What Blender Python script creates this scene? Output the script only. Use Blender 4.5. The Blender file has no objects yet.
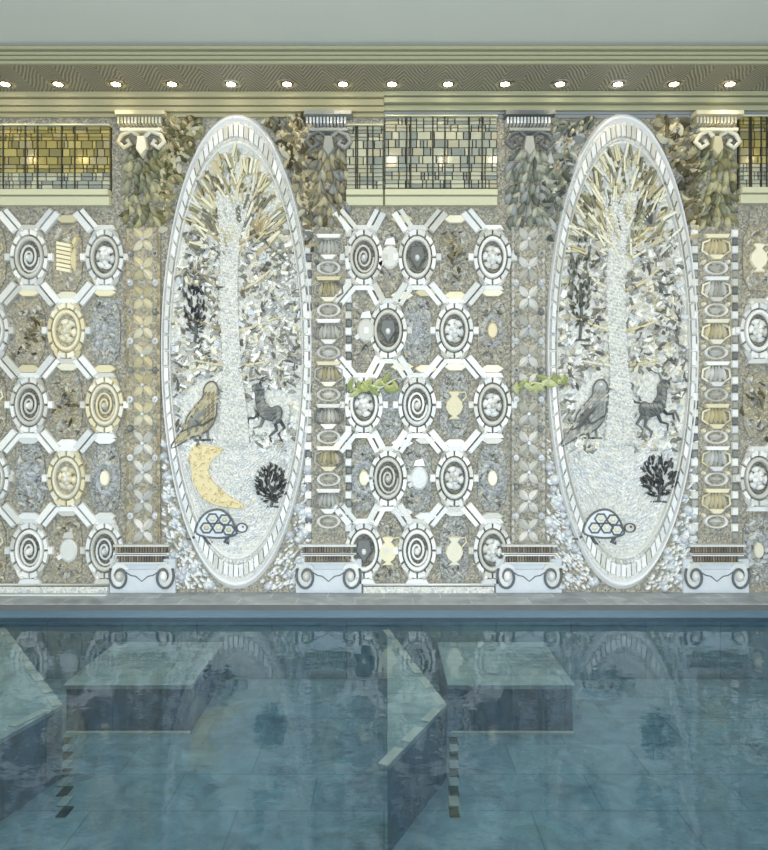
import bpy, math, random
from mathutils import Vector
R = random.Random(7)
PI = math.pi
COL = bpy.context.scene.collection

# ------------------------------------------------------------------ materials
def lin(c):
    return tuple(((v/255)/12.92 if v/255 <= .04045 else ((v/255+.055)/1.055)**2.4) for v in c) + (1,)

def mat(name, cols, rough=.5, mode='plain', scale=30, bump=.0, bscale=40, metal=0, emit=0, spec=.4, coat=0):
    m = bpy.data.materials.new(name); m.use_nodes = True
    nt = m.node_tree; N = nt.nodes; L = nt.links
    b = N['Principled BSDF']
    b.inputs['Roughness'].default_value = rough
    b.inputs['Metallic'].default_value = metal
    b.inputs['Specular IOR Level'].default_value = spec
    b.inputs['Coat Weight'].default_value = coat
    tc = N.new('ShaderNodeTexCoord')
    if mode == 'plain':
        b.inputs['Base Color'].default_value = lin(cols[0])
        n = N.new('ShaderNodeTexNoise'); n.inputs['Scale'].default_value = scale
        mx = N.new('ShaderNodeMix'); mx.data_type = 'RGBA'
        L.new(tc.outputs['Object'], n.inputs['Vector'])
        L.new(n.outputs['Fac'], mx.inputs['Factor'])
        c = lin(cols[0]); c2 = lin(cols[1]) if len(cols) > 1 else tuple(v*.86 for v in c[:3])+(1,)
        mx.inputs[6].default_value = c; mx.inputs[7].default_value = c2
        L.new(mx.outputs[2], b.inputs['Base Color'])
    else:
        r = N.new('ShaderNodeValToRGB'); r.color_ramp.interpolation = 'CONSTANT' if mode != 'noise' else 'LINEAR'
        els = r.color_ramp.elements
        while len(els) < len(cols): els.new(.5)
        for i, c in enumerate(cols):
            els[i].position = i/len(cols) if mode != 'noise' else .25+.5*i/max(1, len(cols)-1)
            els[i].color = lin(c)
        if mode == 'island':
            g = N.new('ShaderNodeNewGeometry'); oi = N.new('ShaderNodeObjectInfo')
            ad = N.new('ShaderNodeMath'); ad.operation = 'ADD'; L.new(g.outputs['Random Per Island'], ad.inputs[0]); L.new(oi.outputs['Random'], ad.inputs[1])
            fr = N.new('ShaderNodeMath'); fr.operation = 'FRACT'; L.new(ad.outputs[0], fr.inputs[0]); L.new(fr.outputs[0], r.inputs['Fac'])
        elif mode == 'voronoi':
            v = N.new('ShaderNodeTexVoronoi'); v.inputs['Scale'].default_value = scale
            L.new(tc.outputs['Object'], v.inputs['Vector'])
            s = N.new('ShaderNodeSeparateColor'); L.new(v.outputs['Color'], s.inputs['Color'])
            L.new(s.outputs['Red'], r.inputs['Fac'])
        elif mode == 'noise':
            n = N.new('ShaderNodeTexNoise'); n.inputs['Scale'].default_value = scale; n.inputs['Detail'].default_value = 6
            n.inputs['Distortion'].default_value = .6
            L.new(tc.outputs['Object'], n.inputs['Vector']); L.new(n.outputs['Fac'], r.inputs['Fac'])
        L.new(r.outputs['Color'], b.inputs['Base Color'])
    if bump:
        if mode == 'voronoi':
            h = N.new('ShaderNodeTexVoronoi'); h.inputs['Scale'].default_value = scale; out = 'Distance'
        else:
            h = N.new('ShaderNodeTexNoise'); h.inputs['Scale'].default_value = bscale; out = 'Fac'
        L.new(tc.outputs['Object'], h.inputs['Vector'])
        bp = N.new('ShaderNodeBump'); bp.inputs['Strength'].default_value = bump; bp.inputs['Distance'].default_value = .01
        bp.invert = (mode == 'voronoi')
        L.new(h.outputs[out], bp.inputs['Height']); L.new(bp.outputs['Normal'], b.inputs['Normal'])
    if emit:
        b.inputs['Emission Color'].default_value = lin(cols[0]); b.inputs['Emission Strength'].default_value = emit
    return m

M = {}
M['ground'] = mat('pebble ground', [(142,138,124),(160,154,138),(118,116,108),(176,170,152),(150,142,122),(132,132,126)], .75, 'voronoi', 62, .6)
M['ground_tan'] = mat('tan pebble ground', [(160,152,130),(144,138,120),(178,168,142),(152,148,136),(130,126,114)], .75, 'voronoi', 62, .6)
M['ground_blue'] = mat('blue grey pebble ground', [(140,142,140),(158,160,156),(120,122,122),(176,176,168),(148,144,134)], .75, 'voronoi', 62, .6)
M['cream_ground'] = mat('cream pebble ground', [(218,216,206),(200,200,194),(224,220,206),(184,188,188),(210,208,202)], .55, 'voronoi', 55, .8)
M['shell_white'] = mat('white shell', [(226,225,220),(208,207,200),(218,218,216),(192,190,180),(230,228,222),(202,203,200)], .3, 'island', bump=.25, bscale=60, spec=.6)
M['shell_cream'] = mat('cream shell', [(224,214,180),(212,200,162),(230,222,196),(198,188,152),(216,210,188)], .35, 'island', bump=.25, bscale=60, spec=.6)
M['shell_tan'] = mat('tan shell', [(182,166,132),(198,182,146),(162,148,118),(208,196,164)], .4, 'island', bump=.25, bscale=60)
M['shell_grey'] = mat('grey shell', [(126,128,124),(150,150,142),(104,106,104),(168,166,158)], .4, 'island', bump=.3, bscale=60)
M['shell_dark'] = mat('dark shell', [(84,88,90),(106,108,104),(68,72,76),(128,128,120)], .45, 'island', bump=.3, bscale=60)
M['shell_blue'] = mat('nacre blue shell', [(200,204,206),(182,186,190),(208,210,210),(188,190,196)], .25, 'island', bump=.2, bscale=60, spec=.7)
M['mixed'] = mat('mixed shards', [(226,224,214),(206,200,176),(216,216,212),(140,138,126),(228,226,220),(190,188,182),(108,108,102),(218,212,190),(164,164,158),(228,226,218),(132,130,120),(196,200,202)], .4, 'island', bump=.25, bscale=60, spec=.55)
M['mixed_crown'] = mat('golden shards', [(206,198,164),(190,180,144),(220,214,188),(126,120,98),(214,208,180),(150,150,122),(204,206,198),(176,164,128),(226,222,202),(108,106,88)], .4, 'island', bump=.25, bscale=60, spec=.5)
M['mixed_pale'] = mat('pale shards', [(228,230,228),(214,218,220),(236,234,226),(204,210,214),(224,216,206),(238,238,236)], .35, 'island', bump=.25, bscale=60, spec=.5)
M['foliage_olive'] = mat('olive leaves', [(138,132,92),(116,112,78),(164,158,116),(92,90,64),(178,172,134),(122,124,98),(150,148,120)], .5, 'island', bump=.3, bscale=60)
M['foliage_brown'] = mat('brown leaves', [(138,128,98),(108,98,74),(160,150,118),(84,78,60),(176,168,136),(126,122,106),(136,138,132)], .5, 'island', bump=.3, bscale=60)
M['foliage_grey'] = mat('grey green leaves', [(134,138,122),(112,116,104),(164,164,146),(90,94,84),(178,176,156),(150,152,150)], .5, 'island', bump=.3, bscale=60)
M['leaf_green'] = mat('yellow green leaves', [(176,182,124),(190,194,146),(152,162,108),(206,206,168)], .45, 'island', bump=.3, bscale=60)
M['yellow'] = mat('yellow pebbles', [(218,202,156),(228,214,172),(206,188,140),(232,224,190)], .5, 'island', bump=.25, bscale=60)
M['bird'] = mat('grey feathers', [(182,180,170),(160,160,154),(198,194,182),(146,148,146)], .5, 'island', bump=.3, bscale=60)
M['bird_tan'] = mat('sandy feathers', [(186,176,146),(166,156,128),(202,194,166),(146,138,118)], .5, 'island', bump=.3, bscale=60)
M['outline'] = mat('dark outline shell', [(78,84,88),(108,110,108)], .45, 'plain', 90, bump=.3)
M['brown_bar'] = mat('ribbed brown stone', [(112,100,84),(132,120,102),(96,88,78)], .5, 'island')
M['slab'] = mat('pale plinth stone', [(206,210,212),(188,194,198)], .5, 'plain', 12, bump=.15)
M['paint'] = mat('painted plaster', [(172,164,128),(166,160,126)], .6, 'plain', 3)
M['paint_g'] = mat('greenish painted plaster', [(164,162,130),(158,157,128)], .6, 'plain', 3)
M['ceil'] = mat('ceiling paint', [(206,208,198),(200,203,195)], .8, 'plain', 1)
M['wallp'] = mat('room wall paint', [(206,206,196),(200,200,190)], .8, 'plain', 2)
M['steel'] = mat('satin chrome', [(210,208,200),(190,188,182)], .25, 'plain', 10, metal=1)
M['lamp'] = mat('lamp lens', [(255,240,214)], .4, 'plain', 3, emit=22)
M['lamp_in'] = mat('lamp baffle', [(120,112,92),(100,94,80)], .3, 'plain', 10, metal=.8)
M['tile_gold'] = mat('gold mirror tile', [(172,156,92),(152,140,86),(188,174,108),(136,128,88),(170,158,120)], .10, 'island', metal=.35, spec=.9)
M['tile_grey'] = mat('silver mirror tile', [(178,178,158),(160,164,150),(198,196,170),(142,146,138),(182,176,150)], .10, 'island', metal=.3, spec=.9)
M['lead'] = mat('dark lead strip', [(46,42,26),(60,56,40)], .5, 'plain', 30)
M['tile_dark'] = mat('dark pool tile', [(40,70,80),(52,84,92)], .3, 'plain', 8)
M['white_tile'] = mat('white nosing tile', [(226,232,232),(206,214,216)], .35, 'plain', 8)
M['window'] = mat('window glass', [(220,230,240)], .05, 'plain', 3, spec=.5)
M['wframe'] = mat('window frame white', [(226,226,220)], .5, 'plain', 3)

def soffit_mat():
    m = bpy.data.materials.new('embossed soffit paper'); m.use_nodes = True
    N = m.node_tree.nodes; L = m.node_tree.links; b = N['Principled BSDF']
    tc = N.new('ShaderNodeTexCoord'); sp = N.new('ShaderNodeSeparateXYZ'); L.new(tc.outputs['Object'], sp.inputs[0])
    def math_(op, a, bb=None):
        n = N.new('ShaderNodeMath'); n.operation = op
        for i, v in enumerate((a, bb)):
            if v is None: continue
            if isinstance(v, (int, float)): n.inputs[i].default_value = v
            else: L.new(v, n.inputs[i])
        return n.outputs[0]
    zz = math_('PINGPONG', sp.outputs['X'], .19)              # herringbone columns
    a = math_('ADD', math_('MULTIPLY', zz, 1.0), math_('MULTIPLY', sp.outputs['Y'], .55))
    nz = N.new('ShaderNodeTexNoise'); nz.inputs['Scale'].default_value = 5; L.new(tc.outputs['Object'], nz.inputs['Vector'])
    a = math_('ADD', a, math_('MULTIPLY', nz.outputs['Fac'], .05))
    s = math_('SINE', math_('MULTIPLY', a, 170))
    f = math_('ADD', math_('MULTIPLY', s, .5), .5)
    r = N.new('ShaderNodeValToRGB'); L.new(f, r.inputs['Fac'])
    r.color_ramp.elements[0].color = lin((122,117,102)); r.color_ramp.elements[1].color = lin((180,174,156))
    L.new(r.outputs['Color'], b.inputs['Base Color']); b.inputs['Roughness'].default_value = .4; b.inputs['Metallic'].default_value = .3
    bp = N.new('ShaderNodeBump'); bp.inputs['Strength'].default_value = .5; bp.inputs['Distance'].default_value = .01
    L.new(f, bp.inputs['Height']); L.new(bp.outputs['Normal'], b.inputs['Normal'])
    return m
M['soffit'] = soffit_mat(); M['ledge_paint'] = mat('cream ledge paint', [(206,202,168),(196,194,164)], .5, 'plain', 4)
M['disc_grey'] = mat('dark grey pebbles', [(92,92,86),(112,110,100),(76,78,76),(128,124,112),(104,100,90)], .7, 'voronoi', 62, .6)

def stone_mat(name, c1, c2, mortar, w, h, rough=.5):
    m = bpy.data.materials.new(name); m.use_nodes = True
    N = m.node_tree.nodes; L = m.node_tree.links; b = N['Principled BSDF']
    tc = N.new('ShaderNodeTexCoord'); br = N.new('ShaderNodeTexBrick'); L.new(tc.outputs['Object'], br.inputs['Vector'])
    br.inputs['Scale'].default_value = 1; br.inputs['Brick Width'].default_value = w; br.inputs['Row Height'].default_value = h
    br.inputs['Mortar Size'].default_value = .006; br.inputs['Color1'].default_value = lin(c1); br.inputs['Color2'].default_value = lin(c2)
    br.inputs['Mortar'].default_value = lin(mortar)
    n = N.new('ShaderNodeTexNoise'); n.inputs['Scale'].default_value = 4; n.inputs['Detail'].default_value = 8; n.inputs['Distortion'].default_value = 1.2
    L.new(tc.outputs['Object'], n.inputs['Vector'])
    mx = N.new('ShaderNodeMix'); mx.data_type = 'RGBA'; mx.blend_type = 'OVERLAY'; mx.inputs['Factor'].default_value = .7
    L.new(br.outputs['Color'], mx.inputs[6]); L.new(n.outputs['Fac'], mx.inputs[7])
    hs = N.new('ShaderNodeHueSaturation'); hs.inputs['Saturation'].default_value = .75; L.new(mx.outputs[2], hs.inputs['Color'])
    L.new(hs.outputs['Color'], b.inputs['Base Color']); b.inputs['Roughness'].default_value = rough
    return m
M['coping'] = stone_mat('grey coping stone', (138,150,160), (154,164,170), (180,188,194), .55, .235, .45)
M['deck'] = stone_mat('deck stone', (140,142,140), (150,150,146), (110,110,110), .6, .6)
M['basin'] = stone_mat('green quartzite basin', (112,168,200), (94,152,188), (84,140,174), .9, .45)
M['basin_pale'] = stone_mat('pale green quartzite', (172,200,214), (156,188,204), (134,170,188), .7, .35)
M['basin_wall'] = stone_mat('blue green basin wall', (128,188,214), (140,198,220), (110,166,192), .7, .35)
M['basin_shade'] = stone_mat('green quartzite with painted shade', (64,128,168), (72,138,178), (56,118,156), .7, .35)  # darkened basin stone: shade of upright faces painted into the colour

def water_mat():
    m = bpy.data.materials.new('pool water'); m.use_nodes = True
    N = m.node_tree.nodes; L = m.node_tree.links
    for n in list(N):
        if n.type != 'OUTPUT_MATERIAL': N.remove(n)
    out = [n for n in N if n.type == 'OUTPUT_MATERIAL'][0]
    t = N.new('ShaderNodeBsdfTransparent'); t.inputs['Color'].default_value = (.80, .92, .95, 1)
    g = N.new('ShaderNodeBsdfGlossy'); g.inputs['Roughness'].default_value = .02; g.inputs['Color'].default_value = (.86, .95, 1, 1)
    f = N.new('ShaderNodeFresnel'); f.inputs['IOR'].default_value = 1.5
    mix = N.new('ShaderNodeMixShader')
    tc = N.new('ShaderNodeTexCoord'); mp = N.new('ShaderNodeMapping'); mp.inputs['Scale'].default_value = (1, 1.6, 1)
    n = N.new('ShaderNodeTexNoise'); n.inputs['Scale'].default_value = 6; n.inputs['Detail'].default_value = 3
    bp = N.new('ShaderNodeBump'); bp.inputs['Strength'].default_value = .06; bp.inputs['Distance'].default_value = .03
    L.new(tc.outputs['Object'], mp.inputs['Vector']); L.new(mp.outputs[0], n.inputs['Vector'])
    L.new(n.outputs['Fac'], bp.inputs['Height']); L.new(bp.outputs[0], g.inputs['Normal']); L.new(bp.outputs[0], f.inputs['Normal'])
    L.new(f.outputs[0], mix.inputs[0]); L.new(t.outputs[0], mix.inputs[1]); L.new(g.outputs[0], mix.inputs[2])
    L.new(mix.outputs[0], out.inputs['Surface'])
    return m
M['water'] = water_mat()

# ------------------------------------------------------------------ mesh building
# relief coordinates: u right, v down, d out from the wall; all in centimetres, relative to the thing's own origin
def W(u, v, d): return (u/100, -d*1.5/100, -v/100)

class MB:
    def __init__(s): s.v = []; s.f = []
    def add(s, vs, fs):
        o = len(s.v); s.v += vs; s.f += [tuple(i+o for i in f) for f in fs]
    def box3(s, x0, x1, y0, y1, z0, z1):                 # metres
        s.add([(x0,y0,z0),(x1,y0,z0),(x1,y1,z0),(x0,y1,z0),(x0,y0,z1),(x1,y0,z1),(x1,y1,z1),(x0,y1,z1)],
              [(0,3,2,1),(4,5,6,7),(0,1,5,4),(1,2,6,5),(2,3,7,6),(3,0,4,7)])
    def plate(s, pts, h, bev=.6, d0=0):                  # closed outline with a chamfered face
        n = len(pts); a = sum(pts[i][0]*pts[(i+1)%n][1]-pts[(i+1)%n][0]*pts[i][1] for i in range(n))
        if a < 0: pts = pts[::-1]
        cu = sum(p[0] for p in pts)/n; cv = sum(p[1] for p in pts)/n
        rad = max(.01, sum(math.hypot(p[0]-cu, p[1]-cv) for p in pts)/n); k = max(.3, 1-bev/rad)
        A = [W(u, v, d0) for u, v in pts]; B = [W(u, v, d0+h*.6) for u, v in pts]
        C = [W(cu+(u-cu)*k, cv+(v-cv)*k, d0+h) for u, v in pts]
        fs = [tuple(range(2*n, 3*n))[::-1], tuple(range(n))]
        for r in (0, n):
            for i in range(n):
                j = (i+1)%n; fs.append((r+i, r+j, r+n+j, r+n+i))
        s.add(A+B+C, fs)
    def rect(s, u0, v0, u1, v1, h, bev=.6, d0=0): s.plate([(u0,v0),(u1,v0),(u1,v1),(u0,v1)], h, bev, d0)
    def ell(s, cu, cv, ru, rv, h, n=16, bev=.8, d0=0): s.plate([(cu+ru*math.cos(2*PI*i/n), cv+rv*math.sin(2*PI*i/n)) for i in range(n)], h, bev, d0)
    def bar(s, u0, v0, u1, v1, w, h, bev=.6, d0=0):
        l = math.hypot(u1-u0, v1-v0) or 1; nu, nv = -(v1-v0)/l*w/2, (u1-u0)/l*w/2
        s.plate([(u0+nu,v0+nv),(u1+nu,v1+nv),(u1-nu,v1-nv),(u0-nu,v0-nv)], h, bev, d0)
    def dome(s, cu, cv, ru, rv, h, rot=0, n=7, d0=0):
        c, q = math.cos(rot), math.sin(rot); vs = []
        for k, e in ((1, 0), (.62, .78)):
            for i in range(n):
                t = 2*PI*i/n; a, b = ru*k*math.cos(t), rv*k*math.sin(t)
                vs.append(W(cu+a*c-b*q, cv+a*q+b*c, d0+h*e))
        vs.append(W(cu, cv, d0+h)); fs = []
        for i in range(n):
            j = (i+1)%n; fs += [(i, n+i, n+j, j), (n+i, 2*n, n+j)]
        s.add(vs, fs)
    def leaf(s, cu, cv, l, w, h, rot=0, curl=0, d0=0):    # pointed leaf/petal with a raised midrib
        c, q = math.cos(rot), math.sin(rot); vs = []; K = 6
        for i in range(K+1):
            t = i/K; x = (t-.5)*l; ww = w/2*math.sin(PI*min(1, t*1.0))**.75 if 0 < t < 1 else 0
            y0 = curl*math.sin(PI*t)*l
            for yy, hh in ((y0-ww, 0), (y0, h*(.45+.55*math.sin(PI*t))), (y0+ww, 0)):
                vs.append(W(cu+x*c-yy*q, cv+x*q+yy*c, d0+hh))
        fs = []
        for i in range(K):
            a = 3*i; fs += [(a, a+3, a+4, a+1), (a+1, a+4, a+5, a+2)]
        s.add(vs, fs)
    def tube(s, pts, r, n=6, d=0, closed=False):          # pts (u,v) or (u,v,d)
        P = [Vector(W(p[0], p[1], (p[2] if len(p) > 2 else 0)+d)) for p in pts]; m = len(P); vs = []
        for i, p in enumerate(P):
            a = P[(i-1)%m] if (i or closed) else P[0]; b = P[(i+1)%m] if (i < m-1 or closed) else P[-1]
            t = (b-a).normalized() if (b-a).length > 1e-6 else Vector((1,0,0)); y = Vector((0,-1,0)); x = t.cross(y).normalized(); yy = x.cross(t)
            rr = (r if not callable(r) else r(i/(m-1)))/100
            for k in range(n):
                g = 2*PI*k/n; vs.append(tuple(p+x*rr*math.cos(g)+yy*rr*math.sin(g)))
        fs = []
        for i in range(m if closed else m-1):
            j = (i+1)%m
            for k in range(n):
                kk = (k+1)%n; fs.append((i*n+k, i*n+kk, j*n+kk, j*n+k))
        if not closed: fs += [tuple(range(n)), tuple(range((m-1)*n, m*n))[::-1]]
        s.add(vs, fs)
    def ering(s, cu, cv, ru, rv, w, h, n=40, segs=None, d0=0, a0=0, a1=2*PI):  # elliptical band made of plates or a smooth roll
        if segs:
            for i in range(segs):
                t0 = a0+(a1-a0)*(i+.06)/segs; t1 = a0+(a1-a0)*(i+.94)/segs
                kw = 1-w
                s.plate([(cu+ru*math.cos(t0), cv+rv*math.sin(t0)), (cu+ru*math.cos((t0+t1)/2), cv+rv*math.sin((t0+t1)/2)), (cu+ru*math.cos(t1), cv+rv*math.sin(t1)),
                         (cu+ru*kw*math.cos(t1), cv+rv*kw*math.sin(t1)), (cu+ru*kw*math.cos((t0+t1)/2), cv+rv*kw*math.sin((t0+t1)/2)), (cu+ru*kw*math.cos(t0), cv+rv*kw*math.sin(t0))], h, .5, d0)
        else:
            prof = ((1, 0), (.985+.0, .7), ((2-w)/2, 1), (1-w+.015, .7), (1-w, 0)); vs = []; k = len(prof); full = abs(a1-a0-2*PI) < 1e-6
            m = n if full else n+1
            for i in range(m):
                t = a0+(a1-a0)*i/n
                for f, e in prof: vs.append(W(cu+ru*f*math.cos(t), cv+rv*f*math.sin(t), d0+h*e))
            fs = []
            for i in range(n):
                j = (i+1)%m
                for q in range(k-1): fs.append((i*k+q, i*k+q+1, j*k+q+1, j*k+q))
            s.add(vs, fs)
    def islands(s):
        p = list(range(len(s.v)))
        def fd(a):
            while p[a] != a: p[a] = p[p[a]]; a = p[a]
            return a
        for f in s.f:
            for k in f[1:]: p[fd(k)] = fd(f[0])
        out = {}
        idx = {}
        for i, v in enumerate(s.v):
            r0 = fd(i); m = out.setdefault(r0, MB()); idx[i] = len(m.v); m.v.append(v)
        for f in s.f: out[fd(f[0])].f.append(tuple(idx[k] for k in f))
        return list(out.values())
    def build_each(s, name, material, parent=None, smooth=False):
        return [m.build(name, material, parent, smooth) for m in s.islands()]
    def build(s, name, material, parent=None, smooth=False, loc=None):
        me = bpy.data.meshes.new(name); me.from_pydata(s.v, [], s.f); me.materials.append(M[material] if isinstance(material, str) else material)
        if smooth: me.polygons.foreach_set('use_smooth', [True]*len(me.polygons))
        me.update(); o = bpy.data.objects.new(name, me); COL.objects.link(o)
        if parent: o.parent = parent
        if loc: o.location = loc
        return o

def LOC(px, py): return ((px-384)/100, 0, 1.67+(425-py)/100)
def tag(o, label=None, cat=None, group=None, kind=None):
    if label: o['label'] = label
    if cat: o['category'] = cat
    if group: o['group'] = group
    if kind: o['kind'] = kind
    return o
def thing(name, px, py, label, cat, group=None, y=0):
    o = bpy.data.objects.new(name, None); COL.objects.link(o); o.empty_display_size = .1
    l = LOC(px, py); o.location = (l[0], y, l[2]); return tag(o, label, cat, group)
def struct(name, mb, m, label=None):
    o = mb.build(name, m); o['kind'] = 'structure'
    if label: o['label'] = label
    return o

# ------------------------------------------------------------------ room shell
ZC = 5.106; ZS = 4.96; YS = -.62; WX = 7.0; YR = -8.6
b = MB(); b.box3(-WX, WX, .003, .25, -.0, ZC+.2); struct('wall_back', b, 'ground', 'pebble mosaic wall behind the pool')
b = MB(); b.box3(-WX-.2, -WX, YR, .25, 0, ZC+.2); struct('wall_left', b, 'wallp')
b = MB(); b.box3(WX, WX+.2, YR, .25, 0, ZC+.2); struct('wall_right', b, 'wallp')
b = MB(); b.box3(-WX, WX, YR, 0, ZC, ZC+.2); struct('ceiling', b, 'ceil')
# rear wall with three tall window openings
b = MB(); wins = [(-5.9, -2.3), (-1.8, 1.8), (2.3, 5.9)]
b.box3(-WX, WX, YR-.2, YR, 0, .3); b.box3(-WX, WX, YR-.2, YR, 2.7, ZC+.2)
for x0, x1 in ((-WX, -5.9), (-2.3, -1.8), (1.8, 2.3), (5.9, WX)): b.box3(x0, x1, YR-.2, YR, .3, 2.7)
struct('wall_rear', b, 'wallp')
for i, (x0, x1) in enumerate(wins):
    b = MB(); b.box3(x0, x1, YR-.12, YR-.08, .3, .38); b.box3(x0, x1, YR-.12, YR-.08, 2.62, 2.7)
    for k in range(4):
        x = x0+(x1-x0-.07)*k/3; b.box3(x, x+.07, YR-.12, YR-.08, .38, 2.62)
    struct('window_%d' % (i+1), b, 'wframe')
# soffit, fascia, crown and cornice
b = MB(); b.box3(-WX, WX, YS, 0, ZS, ZC); struct('trim_1', b, 'soffit', 'patterned soffit strip holding the spotlights')
def mould(name, prof, m, x0=-WX, x1=WX):                  # profile (y,z) swept along x
    b = MB(); n = len(prof); b.add([(x0, y, z) for y, z in prof]+[(x1, y, z) for y, z in prof],
        [(i, (i+1)%n, n+(i+1)%n, n+i) for i in range(n)]+[tuple(range(n))[::-1], tuple(range(n, 2*n))])
    return struct(name, b, m)
def crown(y0, z0, z1, steps, back):                        # stepped moulding profile, projecting towards the camera
    p = [(back, z1), (back, z0)]
    n = len(steps); hgt = z1-z0
    z = z0
    for frac, out in steps:
        p.append((y0-out, z)); z += frac*hgt; p.append((y0-out, z))
    return p
mould('trim_2', crown(YS-.001, ZS-.012, ZC-.03, [(.2,.03),(.06,.015),(.2,.05),(.06,.02),(.2,.06),(.08,.035),(.2,.09)], YS-.0005), 'paint_g')
mould('trim_3', crown(-.001, 4.74, ZS-.003, [(.14,.03),(.05,.012),(.2,.06),(.06,.03),(.26,.07),(.06,.045),(.23,.10)], -.0005), 'paint', -WX, 0)
mould('trim_4', crown(-.001, 4.80, ZS-.003, [(.3,.04),(.06,.02),(.3,.09),(.08,.05),(.26,.11)], -.0005), 'paint_g', 0, WX)
mould('trim_5', crown(-.001, 4.735, 4.795, [(.5,.015),(.1,.008),(.4,.02)], -.0005), mat('blue grey plaster', [(132,138,140),(128,132,134)], .6), 0, WX)

# floor: coping along the mosaic wall, decks round the pool
PX0, PX1, PY0, PY1, ZB = -6.0, 6.0, -4.7, -.47, -.70
b = MB(); b.box3(-WX, WX, PY1, 0, -.055, 0); struct('floor', b, 'coping', 'grey stone coping along the mosaic wall')
b = MB(); b.box3(-WX, WX, YR, PY0, -.9, 0); b.box3(-WX, PX0, PY0, PY1, -.9, 0); b.box3(PX1, WX, PY0, PY1, -.9, 0); struct('pool_deck', b, 'deck')
b = MB(); b.box3(PX0, PX1, PY0, PY1+.0, ZB-.2, ZB); struct('pool_basin', b, 'basin')
b = MB(); b.box3(-WX, WX, PY1+.025, 0, -.9, -.055); struct('pool_wall', b, 'basin_wall')
b = MB(); b.box3(PX0, PX1, PY1+.012, PY1+.03, -.13, -.055); struct('trim_6', b, 'basin_shade')
b = MB(); b.box3(PX0, PX1, PY1-.006, PY1+.003, -.057, -.004); struct('trim_7', b, mat('brown grey stone edge', [(104,102,98),(88,88,86)], .5, 'plain', 6))
b = MB(); b.box3(PX0, PX1, PY1+.008, PY1+.0245, -.17, -.056); struct('trim_8', b, mat('dark blue waterline tile', [(86,108,120),(96,116,126)], .3, 'plain', 6))
b = MB(); n = 1
b.add([(PX0, PY0, -.13), (PX1, PY0, -.13), (PX1, PY1+.02, -.13), (PX0, PY1+.02, -.13)], [(0, 1, 2, 3)])
tag(b.build('pool_water', 'water'), 'clear still blue green pool water below the mosaic wall', 'water', kind='stuff')
b = MB(); b.box3(-3.95, -2.72, -.16, -.10, 0, .006)
t = b.build('drain_grating', 'white_tile'); tag(t, 'thin white drain strip set in the grey coping at far left', 'drain')

# ------------------------------------------------------------------ under water: platforms, benches, checkered strip
def slab(name, pts, z0, z1, m, parent=None):
    n = len(pts); b = MB(); b.add([(x, y, z0) for x, y in pts]+[(x, y, z1) for x, y in pts],
        [tuple(range(n))[::-1], tuple(range(n, 2*n))]+[(i, (i+1)%n, n+(i+1)%n, n+i) for i in range(n)])
    return b.build(name, m, parent)
def nosing(a, c, z, w=.06):
    (x0, y0), (x1, y1) = a, c; l = math.hypot(x1-x0, y1-y0); out = []
    nx, ny = -(y1-y0)/l*w, (x1-x0)/l*w; k = int(l/.28)
    for i in range(k):
        t0, t1 = i/k, (i+.7)/k
        p = [(x0+(x1-x0)*t0, y0+(y1-y0)*t0), (x0+(x1-x0)*t1, y0+(y1-y0)*t1)]
        out.append([p[0], p[1], (p[1][0]+nx, p[1][1]+ny), (p[0][0]+nx, p[0][1]+ny)])
    return out
def platform(pts, e1, e2, label):
    t = bpy.data.objects.new('underwater_step', None); COL.objects.link(t); tag(t, label, 'pool step', 'underwater corner steps')
    slab('step_riser', pts, ZB, -.235, 'basin_shade', t); slab('step_tread', pts, -.235, -.21, 'basin_pale', t)  # riser face in shade, painted with the darkened stone
    for e in (e1, e2):
        for q in nosing(e[0], e[1], 0): slab('nosing_tile', q if e is e1 else q, -.209, -.203, 'white_tile', t)
A, B_, C_ = (-3.52, -.5), (-2.16, -2.30), (-1.97-.35, -3.25)
platform([A, B_, (-2.35, -3.05), (-5.6, -4.3), (-5.6, -.5)][::-1], (B_, A), ((-2.42, -3.0), B_), 'pale underwater step with white edging at the left edge of the photo')
A, B_, C_ = (.03, -.5), (.42, -2.30), (.02, -3.15)
platform([A, B_, C_][::-1], (B_, A), (C_, B_), 'small wedge shaped underwater step with white edging in the middle of the pool')
def bench(x0, x1, label, rx=0):
    t = bpy.data.objects.new('underwater_bench', None); COL.objects.link(t); tag(t, label, 'pool bench', 'underwater benches along the mosaic wall')
    b = MB(); b.box3(x0, x1, -1.58, -.55, ZB, -.36); b.build('bench_front', 'basin_shade', t)
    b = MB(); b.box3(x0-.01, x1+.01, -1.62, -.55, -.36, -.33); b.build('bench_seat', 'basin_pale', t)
    b = MB(); b.box3(x0+.02, x1, -1.64, -1.6, ZB, ZB+.012); b.build('foot_strip', 'white_tile', t)
bench(-2.46, -1.49, 'submerged stone bench with pale seat and dark front below the left oval mosaic')
bench(.50, 1.46, 'submerged stone bench with pale seat and dark front right of the wedge step')
def checker(px, label):
    t = bpy.data.objects.new('checkered_tile_strip', None); COL.objects.link(t); tag(t, label, 'tile strip', 'checkered lane markers on the pool floor')
    for i in range(9):
        y = -1.70-.12*i; xx = (px-384)/700*(5.3-.12*i); b = MB(); b.box3(xx-.03, xx+.03, y-.115, y, ZB, ZB+.008)
        if i % 2 == 0: b.build('dark_tile', 'tile_dark', t)
        else: b.build('pale_tile', 'basin_pale', t)
checker(69, 'checkered dark tile strip on the pool floor below the left bench')
checker(453, 'checkered dark tile strip on the pool floor below the right bench')

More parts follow.
